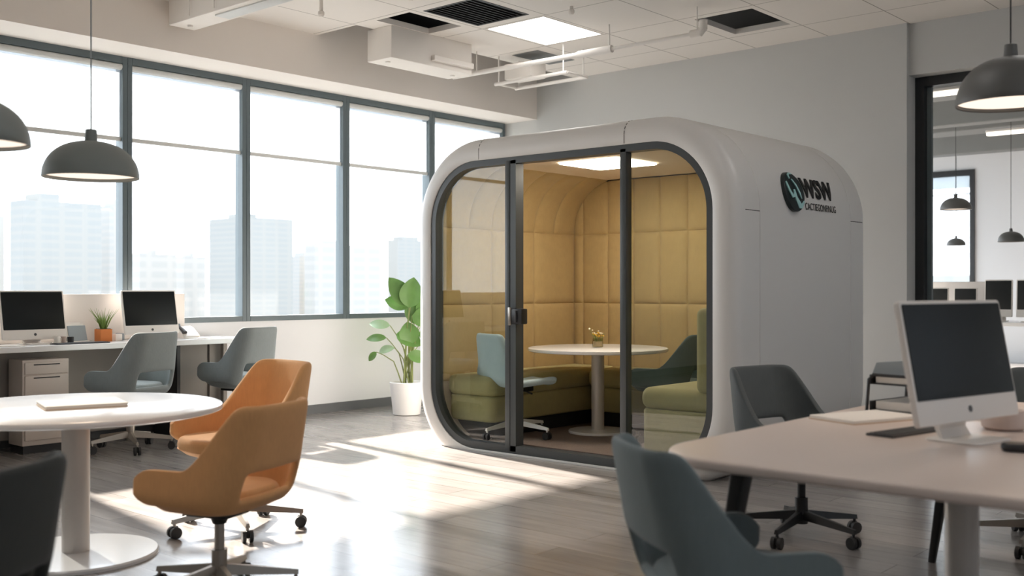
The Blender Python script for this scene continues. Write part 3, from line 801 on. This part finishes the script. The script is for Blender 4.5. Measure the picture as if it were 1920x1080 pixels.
# benches
def bench(name, x0, x1, y0, y1, mat, zt=.56, R=.07):
    b_ = None
    bm = B(); slab(bm, x0,x1,y0,y1,.40,zt,R,.055,8,6,crown=.006); seat = obj('bench_seat', bm, mat, pod, 60)
    bm = B(); slab(bm, x0+.012,x1-.012,y0+.012,y1-.012,.20,.405,R,.02,8,3); obj('bench_front', bm, mat, pod, 60)
    bm = B(); slab(bm, x0+.06,x1-.04,y0+.06,y1-.04,.08,.20,.04,.005,8,2); obj('bench_plinth', bm, M['dark_plastic'], pod, 60)
bench('left', 6.06, 7.74, 5.53, 6.04, M['olive'])
bench('back', 7.25, 7.745, 4.15, 5.525, M['olive'])
bm = B(); slab(bm, 6.07,7.2,3.545,4.17,.42,.57,.07,.06,8,6,crown=.006); obj('bench_seat', bm, M['olive'], pod, 60)
bm = B(); slab(bm, 6.075,7.19,3.555,4.16,.082,.425,.07,.02,8,3); obj('bench_front', bm, M['olive'], pod, 60)
bm = B(); slab(bm, 6.07,7.2,3.545,3.73,.55,1.12,.06,.05,8,6); obj('bench_backrest', bm, M['olive'], pod, 60)

# logo on the side
def wy(z):   # side surface at height z
    zc = PT-PR
    return PY0 if z < zc else PY0+PR-math.sqrt(max(PR*PR-(z-zc)**2, 0))
def on_side(bm):
    for v_ in bm.verts: v_.co.y += wy(v_.co.z)
def stroke(bm, pts, w, y0, y1):
    """flat ribbon through points (x,z) with widths, extruded in y"""
    L_, R_ = [], []
    for i, p in enumerate(pts):
        a = Vector(pts[max(i-1,0)]); b = Vector(pts[min(i+1,len(pts)-1)]); d = (b-a).normalized(); nrm = Vector((-d.y, d.x))
        ww = w[i] if isinstance(w, (list,tuple)) else w
        L_.append(tuple(Vector(p)+nrm*ww/2)); R_.append(tuple(Vector(p)-nrm*ww/2))
    return prism(bm, L_+R_[::-1], 'y', y0, y1)
LX, LZ, LR = 6.71, 1.912, .137
bm = B(); loft(bm, [[(LX+r_*math.cos(2*PI*k/48), y, LZ+r_*math.sin(2*PI*k/48)) for k in range(48)] for r_, y in ((LR,.0),(LR,-.024),(LR-.004,-.028))])
on_side(bm); em = obj('logo_emblem', bm, M['logo_dark'], pod, 40)
bm = B()
def E(u, v_): return (LX+(u-.5)*2*LR, LZ+(.5-v_)*2*LR)
stroke(bm, [E(.40,.17),E(.37,.08),E(.46,.01),E(.60,.03)], [.012,.022,.024,.010], -.031, -.024)
stroke(bm, [E(.14,.26),E(.22,.46),E(.34,.62),E(.44,.60),E(.50,.46)], [.02,.024,.026,.022,.014], -.031, -.024)
stroke(bm, [E(.48,.44),E(.52,.66),E(.66,.84),E(.80,.90),E(.95,.74)], [.02,.03,.05,.06,.03], -.031, -.024)
stroke(bm, [E(.50,.18),E(.64,.32),E(.74,.50),E(.80,.66)], [.010,.018,.017,.006], -.031, -.024)
for v_ in bm.verts:
    dx_, dz_ = v_.co.x-LX, v_.co.z-LZ; q_ = math.hypot(dx_, dz_)/(LR*.985)
    if q_ > 1: v_.co.x = LX+dx_/q_; v_.co.z = LZ+dz_/q_
on_side(bm); obj('swoosh', bm, M['logo_teal'], em, 0)
def text(body, name, x, z, w, h, off, depth, parent, th=.01):
    cu = bpy.data.curves.new('t', 'FONT'); cu.body = body; cu.size = 1; cu.extrude = depth; cu.offset = off; cu.resolution_u = 3
    o = bpy.data.objects.new('t', cu); COL.objects.link(o)
    bpy.context.view_layer.update()
    me = bpy.data.meshes.new_from_object(o.evaluated_get(bpy.context.evaluated_depsgraph_get()))
    bpy.data.objects.remove(o); bpy.data.curves.remove(cu)
    bm = B(); bm.from_mesh(me); bpy.data.meshes.remove(me)
    bmesh.ops.triangulate(bm, faces=bm.faces)
    for _ in range(1): bmesh.ops.subdivide_edges(bm, edges=[e_ for e_ in bm.edges if e_.calc_length() > .3], cuts=2)
    xs_ = [v_.co.x for v_ in bm.verts]; ys_ = [v_.co.y for v_ in bm.verts]
    a0, a1, b0, b1 = min(xs_), max(xs_), min(ys_), max(ys_)
    for v_ in bm.verts:
        xx = x+(v_.co.x-a0)/(a1-a0)*w; zz = z+(v_.co.y-b0)/(b1-b0)*h; yy = -.004-(v_.co.z+depth)/(2*depth)*th
        v_.co = (xx, wy(zz)+yy, zz)
    return obj(name, bm, M['logo_ink'], parent, 0)
text('WSW', 'logo_lettering', 6.872, 1.885, .49, .142, .022, .02, pod, .007)
text('CACTIEGONFINUG', 'logo_small_lettering', 6.885, 1.80, .49, .05, .0, .02, pod, .0015)

# pod contents
PF = .08
round_table('round white table inside the meeting pod', (6.93,5.16,PF), .57, .69, .24, .052, M['table_white'], M['table_white'])
t = thing('flower_jar', 'small glass jar of yellow and white flowers on the pod table', 'flower jar', (6.93,5.16,PF+.69))
bm = B(); lathe(bm, [(.036,0),(.044,.004),(.044,.075),(.041,.075),(.041,.008),(.03,.005)], 28); obj('jar', bm, M['jar'], t)
bm = B(); lathe(bm, [(.038,.008),(.038,.05)], 24); obj('filling', bm, M['tan_paper'], t)
bm = B()
for k in range(16):
    a = random.uniform(0,2*PI); r_ = random.uniform(.01,.055); zt = random.uniform(.09,.125)
    tube(bm, [(r_*.3*math.cos(a),r_*.3*math.sin(a),.03),(r_*math.cos(a),r_*math.sin(a),zt)], .0018, 5)
tube(bm, [(-.0,.0,.04),(-.055,.045,.148)], .0015, 5)
obj('stems', bm, M['grassy'], t)
for nm, mm, cnt in (('yellow_blossoms','flower',26),('white_blossoms','flower_white',14)):
    bm = B()
    for k in range(cnt):
        a = random.uniform(0,2*PI); r_ = random.uniform(.0,.055); z_ = random.uniform(.09,.125) + (.015 if cnt == 14 else 0)
        bmesh.ops.create_icosphere(bm, subdivisions=1, radius=random.uniform(.006,.011), matrix=Matrix.Translation((r_*math.cos(a),r_*math.sin(a),z_)) @ Matrix.Diagonal((1,1,.6,1)))
    if cnt == 14: bmesh.ops.create_icosphere(bm, subdivisions=2, radius=.009, matrix=Matrix.Translation((-.055,.045,.152)))
    obj(nm, bm, M[mm], t, 60)

# armless pale blue chair
t = thing('side_chair', 'pale blue armless swivel chair inside the pod behind the fixed glass', 'chair', (6.32,5.52,PF), face(.9,-.28))
def side_shell():
    bm = B(); cols = []
    path = [(.27,.405),(.255,.43),(.20,.435),(.05,.42),(-.10,.41),(-.17,.425),(-.215,.475),(-.235,.56),(-.255,.68),(-.275,.78),(-.285,.82)]
    wid = [.19,.22,.235,.24,.24,.235,.235,.235,.225,.205,.17]
    for (y, z), w in zip(path, wid):
        r_ = []
        for k in range(9):
            u = -1+k/4; hgt = max(z-.45,0)
            r_.append(bm.verts.new((u*w, y+ (.06*u*u if z > .5 else .02*u*u*0), z+.03*u**4*(1 if z < .5 else 0))))
        cols.append(r_)
    for a, b in zip(cols, cols[1:]):
        for k in range(8): bm.faces.new((a[k],a[k+1],b[k+1],b[k]))
    return bm
o = obj('seat_shell', side_shell(), M['sky_blue'], t, 0); o.data.shade_smooth(); dup_mods(o, .05, 2)
make_base(t, M['white_metal'], .37, 4, .34)
office_chair(M['deep_green'], M['black_metal'], 'deep green bucket chair inside the pod behind the sliding glass', (6.97,4.50,PF), face(-.15,1), None, (1.0,.98))

# ------------------------------------------------------------------ right desk and its things
RZ = .74
t = thing('work_table', 'large pale work table with rounded corner in the right foreground', 'desk', (0,0,0))
bm = B(); slab(bm, 2.74,5.08,.15,1.90,RZ-.034,RZ,.28,.012,18,5); obj('tabletop', bm, M['desk_warm'], t)
bm = B(); lathe(bm, [(.046,0),(.046,RZ-.04),(.10,RZ-.035),(.10,RZ-.03)], 36, (3.12,1.03)); obj('post', bm, M['post'], t)
bm = B(); lathe(bm, [(.26,0),(.26,.01),(.255,.015),(.05,.02)], 60, (3.12,1.03)); obj('base_plate', bm, M['post'], t)
for (x, y, bx, by) in ((3.12,1.72,3.02,1.80),(3.1,.42,3.0,.32),(4.75,1.6,4.9,1.75),(4.75,.4,4.9,.3)):
    bm = B(); rings = []
    for s_, w in ((0,.019),(1,.036)):
        cx, cy = bx+(x-bx)*s_, by+(y-by)*s_
        rings.append([(cx+dx, cy+dy, (RZ-.03)*s_) for dx, dy in rr(-w,w,-w*.8,w*.8,.01,3)])
    loft(bm, rings); obj('leg', bm, M['black_metal'], t)
monitor('large blurred monitor on the work table at the right edge', (3.68,1.19,RZ), -.206, .62, .41, .19, .065, None, .24)
t = thing('notebook', 'cream notebook on the work table left of the large monitor', 'notebook', (4.02,1.69,RZ), -.35)
bm = B(); slab(bm, -.19,.19,-.12,.12,.0,.004,.01,.001); obj('back_cover', bm, M['tan_paper'], t)
bm = B(); slab(bm, -.186,.186,-.117,.117,.004,.015,.008,.001); obj('pages', bm, M['paper'], t)
keyboard('dark keyboard left of the large monitor foot', (3.73,1.42,RZ), -.2, .34, .11, 'dark_plastic')
t = thing('document_tray', 'two-level document tray with papers behind the large monitor', 'document tray', (4.45,1.66,RZ), -.15)
for k, z in enumerate((.0,.11)):
    bm = B(); box(bm, -.15,.15,-.12,.12,z,z+.006,.002,1); box(bm, -.15,.15,.11,.12,z,z+.04); obj('shelf', bm, M['dark_plastic'], t)
    bm = B(); slab(bm, -.14,.14,-.125,.10,z+.006,z+.04,.008,.002); obj('papers', bm, M['paper'], t)
for xx in (-.155,.155):
    bm = B(); tube(bm, [(xx,-.13,.0),(xx,-.12,.13),(xx,-.08,.15),(xx,.10,.15),(xx,.12,.13),(xx,.13,0)], .007, 8); obj('side_frame', bm, M['dark_plastic'], t)
bm = B(); prism(bm, [(-.12,.15),(.12,.15),(.10,.20),(-.04,.215),(-.11,.18)], 'x', -.13, .14); obj('grey_folder', bm, M['grey_plastic'], t)
bm = B(); slab(bm, -.035,.035,-.055,.055,0,.028,.03,.014); o = obj('computer_mouse', bm, M['dark_plastic']); o.location = (3.53,.99,RZ); o.rotation_euler = (0,0,.3)
tag(o, 'small black mouse on the work table at the right edge', 'mouse')
bm = B(); lathe(bm, [(.06,0),(.075,.01),(.08,.05),(.074,.07),(.066,.06),(.05,.014)], 32); o = obj('bowl', bm, M['desk_edge']); o.location = (4.05,1.19,RZ)
tag(o, 'beige bowl on the work table behind the large monitor foot', 'bowl')
bm = B(); box(bm, -.10,.10,-.14,.14,0,.004,.001,1); o = obj('paper_sheet', bm, M['paper']); o.location = (4.36,1.34,RZ); o.rotation_euler = (0,0,.2)
tag(o, 'loose white sheet on the work table between the tray and monitor', 'paper')

# ------------------------------------------------------------------ pendant lamps
def pendant(name, label, loc, R, H, out_m, group, ceil, glow=True):
    t = thing(name, label, 'lamp', loc, 0, group)
    bm = B(); pr = []
    for k in range(15):
        a = PI/2*k/14; pr.append((R*math.cos(a)**.85 if k < 14 else R*.11, H*math.sin(a)**.98))
    inner = [(r_-.006 if r_ > .02 else r_, z_-.004) for r_, z_ in pr]
    pr = [p for p in pr if p[0] > R*.13]; inner = [p for p in inner if p[0] > R*.13]
    lathe(bm, [(inner[0][0], .002)]+[(R-.002,-.003),(R,0)]+pr[1:]+[(R*.12,H)]+[(R*.10,H-.006)]+inner[::-1][:-1], 56, cap=False)
    obj('lamp_shade', bm, out_m, t, 50)
    bm = B(); lathe(bm, [(R*.135,H-.01),(R*.13,H+.015),(R*.115,H+R*.24),(R*.10,H+R*.25)], 24); obj('socket_cap', bm, out_m, t)
    bm = B(); lathe(bm, [(R*.965,.014),(R*.965,.018)], 56); obj('diffuser', bm, M['lamp_in'], t)
    bm = B(); tube(bm, [(0,0,H+R*.25),(0,0,ceil-loc[2])], .0035, 8); obj('cord', bm, M['grey_plastic'] if out_m is M['lamp_out'] else M['black_metal'], t)
    return t
GP = 'grey pendant lamps in the main office'
pendant('pendant_lamp', 'grey dome pendant lamp hanging over the round table in front of the windows', (2.49,4.89,1.785), .222, .175, M['lamp_out'], GP, ZC)
pendant('pendant_lamp', 'grey dome pendant lamp cut off at the left edge', (1.60,4.09,1.785), .222, .175, M['lamp_out'], GP, ZC)
pendant('pendant_lamp', 'dark dome pendant lamp with glowing underside at the upper right corner', (4.93,1.42,2.06), .225, .205, M['lamp_black'], GP, ZC)
GQ = 'small pendant lamps in the next room'
pendant('pendant_lamp', 'small black pendant lamp in front of the far window of the next room', (14.6,4.90,2.31), .20, .16, M['lamp_black'], GQ, 3.75)
pendant('pendant_lamp', 'small black pendant lamp against the white end wall of the next room', (13.9,4.0,1.83), .152, .125, M['lamp_black'], GQ, 3.75)
pendant('pendant_lamp', 'smallest and farthest pendant lamp seen low in the far window', (17.9,6.0,1.96), .15, .12, M['lamp_black'], GQ, 3.75)

# ------------------------------------------------------------------ things on the ceiling
t = thing('ceiling_light', 'square glowing ceiling light panel above the pod', 'ceiling light', (7.605,6.275,ZC))
bm = B(); box(bm, -.425,.425,-.335,.335,.0,.012); obj('diffuser', bm, M['panel_light'], t)
bm = B()
for a in ((-.44,-.425,-.35,.35),(.425,.44,-.35,.35),(-.425,.425,-.35,-.335),(-.425,.425,.335,.35)): box(bm, *a, -.003,.03)
obj('frame', bm, M['duct'], t)
light_panel = t
for (x, y, lb) in ((3.965,2.47,'above the open floor'),(2.145,-.57,'above the viewer'),(4.875,-.57,'above the right desk'),(.325,3.23,'left behind the viewer'),(6.695,1.71,'in front of the glass partition')):  # unseen panels added as fill lights
    dup(t, (x,y,ZC-.014), 0, 'added square fill light panel out of view '+lb)
t = thing('ceiling_grille', 'dark slatted ventilation grille in the ceiling beside the light panel', 'vent', (6.69,6.29,ZC))
bm = B(); box(bm, -.33,.33,-.29,.29,.035,.045); obj('backing', bm, M['dark_void'], t)
bm = B()
for a in ((-.345,-.325,-.305,.305),(.325,.345,-.305,.305),(-.325,.325,-.305,-.285),(-.325,.325,.285,.305)): box(bm, *a, -.004,.03)
obj('frame', bm, M['dark_plastic'], t)
bm = B()
for k in range(11): box(bm, -.325,.325,-.27+k*.052,-.264+k*.052,.0,.03)
obj('slats', bm, M['black_frame'], t)
bm = B(); box(bm, 8.15,8.75,6.82,7.16,ZC-.004,ZC-.0005); tag(obj('ceiling_hatch', bm, M['beam']), 'grey flat hatch in the ceiling beyond the light panel', 'hatch')
t = thing('fan_coil_box', 'white boxed air unit hanging under the ceiling near the windows', 'air unit', (6.49,7.16,3.35))
bm = B(); box(bm, 0,1.06,0,.33,0,.295,.004,1); obj('body', bm, M['duct'], t)
bm = B()
for x in (.1,.95): 
    lathe(bm, [(.022,-.012),(.026,0)], 20, (x,.16))
obj('bottom_knob', bm, M['pipe'], t)
bm = B(); box(bm, .50,1.04,-.05,.0,.05,.10,.004,1); obj('side_duct', bm, M['duct'], t)
t = thing('ceiling_duct', 'long white rectangular duct ending above the windows at the top left', 'duct', (4.68,5.2,3.42))
bm = B(); box(bm, 0,.24,0,2.68,0,.8,.004,1); obj('body', bm, M['duct'], t)
bm = B(); box(bm, .06,.19,1.2,2.1,-.012,0,.003); obj('service_strip', bm, M['transom'], t)
bm = B()
for y in (.5,1.35,2.0,2.35): tube(bm, [(-.012,y,.02),(-.012,y,.23)], .005, 8)
obj('conduit', bm, M['pipe'], t)
bm = B(); lathe(bm, [(.02,-.014),(.024,0)], 18, (.12,2.55)); obj('end_knob', bm, M['pipe'], t)
t = thing('ceiling_pipe', 'long white pipe running under the ceiling above the pod', 'pipe', (7.79,4.72,3.42))
bm = B(); tube(bm, [(0,0,0),(0,1.0,0)], .016, 14); tube(bm, [(0,.95,0),(-.03,2.9,0)], .024, 14); obj('pipe_run', bm, M['pipe'], t)
bm = B(); tube(bm, [(0,.92,0),(-.004,1.3,0)], .034, 16); obj('coupling', bm, M['pipe'], t)
bm = B(); tube(bm, [(0,.09,0),(0,.0,0),(0,-.03,.03),(0,-.03,.10)], .035, 14); obj('elbow', bm, M['duct'], t)
for y in (.03,.95,2.6):
    bm = B(); tube(bm, [(0,y,0),(0,y,ZC-3.42)], .006, 8); obj('hanger', bm, M['pipe'], t)
t = thing('pipe_frame', 'small white tray of pipes under the ceiling in the far corner', 'cable tray', (8.1,6.4,3.36))
bm = B()
for x in (0,.32): tube(bm, [(x,0,0),(x,.95,0)], .018, 10)
for y in (.0,.92): tube(bm, [(0,y,0),(.32,y,0)], .012, 10)
obj('rail', bm, M['pipe'], t)
for x in (0,.32):
    for y in (.05,.9):
        bm = B(); tube(bm, [(x,y,0),(x,y,ZC-3.36)], .008, 8); obj('hanger', bm, M['pipe'], t)
bm = B(); box(bm, .04,.28,.5,.86,.04,.2,.01); obj('junction_box', bm, M['duct'], t)
for i, (x, y, l) in enumerate([(5.45,6.86,.16),(5.75,6.12,.10),(7.08,5.55,.05)]):
    t = thing('sprinkler', ['white ceiling sprinkler nearest the windows at the top left','white ceiling sprinkler near the dark grille','tiny ceiling sprinkler between grille and light panel'][i], 'sprinkler', (x,y,ZC), 0, 'ceiling sprinklers')
    bm = B(); tube(bm, [(0,0,0),(0,0,-l+.03)], .016, 12); obj('stub_pipe', bm, M['pipe'], t)
    bm = B(); lathe(bm, [(.012,-l+.03),(.026,-l+.02),(.026,-l-.005),(.014,-l-.02)], 16); obj('head', bm, M['duct'], t)

# ------------------------------------------------------------------ furniture of the next room
t = thing('long_desk', 'long desk in the next room seen through the glass partition', 'desk', (0,0,0))
bm = B(); box(bm, 12.2,13.0,1.5,7.0,.84,.88,.005,1); obj('desktop', bm, M['table_white'], t)
for y in (1.6,4.2,6.9):
    bm = B(); box(bm, 12.25,12.95,y-.03,y+.03,0,.84); obj('leg', bm, M['post'], t)
bm = B(); box(bm, 12.94,12.97,3.95,6.98,.88,1.33,.004,1); tag(obj('desk_screen', bm, M['screen_white']), 'white divider on the far desk behind the glass partition', 'desk divider')
GR = 'monitors in the next room'
for i, (y, w, lb) in enumerate([(3.42,.30,'dark monitor at the right end of the desk row behind the glass'),(3.76,.30,'dark monitor second from the right in the row behind the glass'),
                               (4.12,.26,'dark monitor in the middle of the row behind the glass'),(4.42,.22,'small dark monitor behind the glass, left of the middle one')]):
    m_ = monitor(lb, (12.6,y,.88), PI*1.5-.0, w, .42 if i < 2 else .33, .05, .05, GR, .18)
# buildings and ground outside
bm = B(); box(bm, -300,400,YW+8,500,-31,-30)
struct('ground', bm, M['ground'], 'pale hazy city ground far below the windows', 'ground')
GB = 'hazy buildings outside the windows'
blds = [(31.0,36.4,70,72.0,7.1,'city_a','hazy blue-grey office block with flat top behind the left monitors'),
        (29.6,33.2,78,80.0,6.5,'city_b','pale tower cut off at the left edge of the first window'),
        (39.1,40.5,74,76.0,7.4,'city_b','narrow pale tower attached right of the large blue-grey block'),
        (63.4,69.3,92,98.7,8.6,'city_a','large square blue-grey tower behind the third window post'),
        (81.6,93.0,104,106.0,6.7,'city_c','pale block beside the fourth window post'),
        (58.9,63.3,105,107.0,5.0,'city_c','low pale rooftops in the middle of the second window'),
        (66.1,68.9,108,110.0,4.9,'city_c','low pale rooftop left of the square tower'),
        (83.9,85.3,110,112.0,5.4,'city_b','small narrow pale building in the third window'),
        (100.8,109.8,110,112.0,8.1,'city_a','blue-grey building behind the plant beside the pod'),
        (20,75,52,60,-1.2,'city_c','long low building with light bands below the skyline')]
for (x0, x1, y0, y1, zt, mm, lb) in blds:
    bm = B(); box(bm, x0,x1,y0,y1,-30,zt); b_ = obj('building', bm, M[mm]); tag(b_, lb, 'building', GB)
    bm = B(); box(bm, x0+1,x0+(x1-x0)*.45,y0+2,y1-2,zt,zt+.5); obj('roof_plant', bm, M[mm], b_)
bm = B(); box(bm, 78,90,-20,50,-30,2.2); b_ = obj('building', bm, M['city_b']); tag(b_, 'hazy building seen through the far window of the next room', 'building')

# ------------------------------------------------------------------ daylight and lamps
w = bpy.data.worlds.new('sky'); scene.world = w; w.use_nodes = True
bg = w.node_tree.nodes['Background']; bg.inputs[0].default_value = (*lin((238,246,255)), 1); bg.inputs[1].default_value = 2.2
def light(kind, name, loc, energy, rgb=(255,255,255), **kw):
    l = bpy.data.lights.new(name, kind); l.energy = energy; l.color = lin(rgb)
    for k, v in kw.items(): setattr(l, k, v)
    o = bpy.data.objects.new(name, l); COL.objects.link(o); o.location = loc; return o
sun = light('SUN', 'sun', (0,20,12), 13, (255,243,230), angle=math.radians(1.6))
sun.rotation_euler = Vector((-.13,-.86,-.50)).to_track_quat('-Z','Y').to_euler()
def portal(name, loc, rot, sx, sy):
    l = bpy.data.lights.new(name, 'AREA'); l.shape = 'RECTANGLE'; l.size = sx; l.size_y = sy; l.cycles.is_portal = True
    o = bpy.data.objects.new(name, l); COL.objects.link(o); o.location = loc; o.rotation_euler = rot; return o
portal('window_portal', (4.6,YW+.12,2.09), (-PI/2,0,0), 9.8, 2.35)
portal('side_portal', (14.4,YW+.2,2.1), (-PI/2,0,0), 9.2, 2.4)
portal('right_portal', (3.5,Y0-.25,2.0), (PI/2,0,0), 9, 2.2)
portal('end_portal', (FX+.12,7.3,2.1), (0,PI/2,0), 2.4, 2.6)
# bulbs of the pendants
for p, e_ in (((2.49,4.89,1.77),5),((1.6,4.09,1.77),5),((4.93,1.42,2.045),10)):
    light('SPOT', 'pendant_bulb', p, e_, (255,222,190), spot_size=2.4, spot_blend=.6, shadow_soft_size=.12)

# ------------------------------------------------------------------ camera
cd = bpy.data.cameras.new('camera'); cam = bpy.data.objects.new('camera', cd); COL.objects.link(cam)
cam.location = (0,0,1.25); cam.rotation_euler = (PI/2, 0, math.atan2(.660,.751)-PI/2)
cd.sensor_width = 36; cd.lens = 1983/1920*36; cd.clip_end = 1000; cd.shift_y = .0005
cd.dof.use_dof = True; cd.dof.focus_distance = 7.6; cd.dof.aperture_fstop = 2.2
scene.camera = cam
scene.view_settings.view_transform = 'Standard'; scene.view_settings.look = 'None'
scene.view_settings.exposure = 1.42; scene.view_settings.gamma = 1; scene.view_settings.use_curve_mapping = False
c = scene.cycles
c.max_bounces = 10; c.diffuse_bounces = 6; c.glossy_bounces = 5; c.transparent_max_bounces = 16; c.transmission_bounces = 6
c.use_denoising = True; c.sample_clamp_indirect = 6
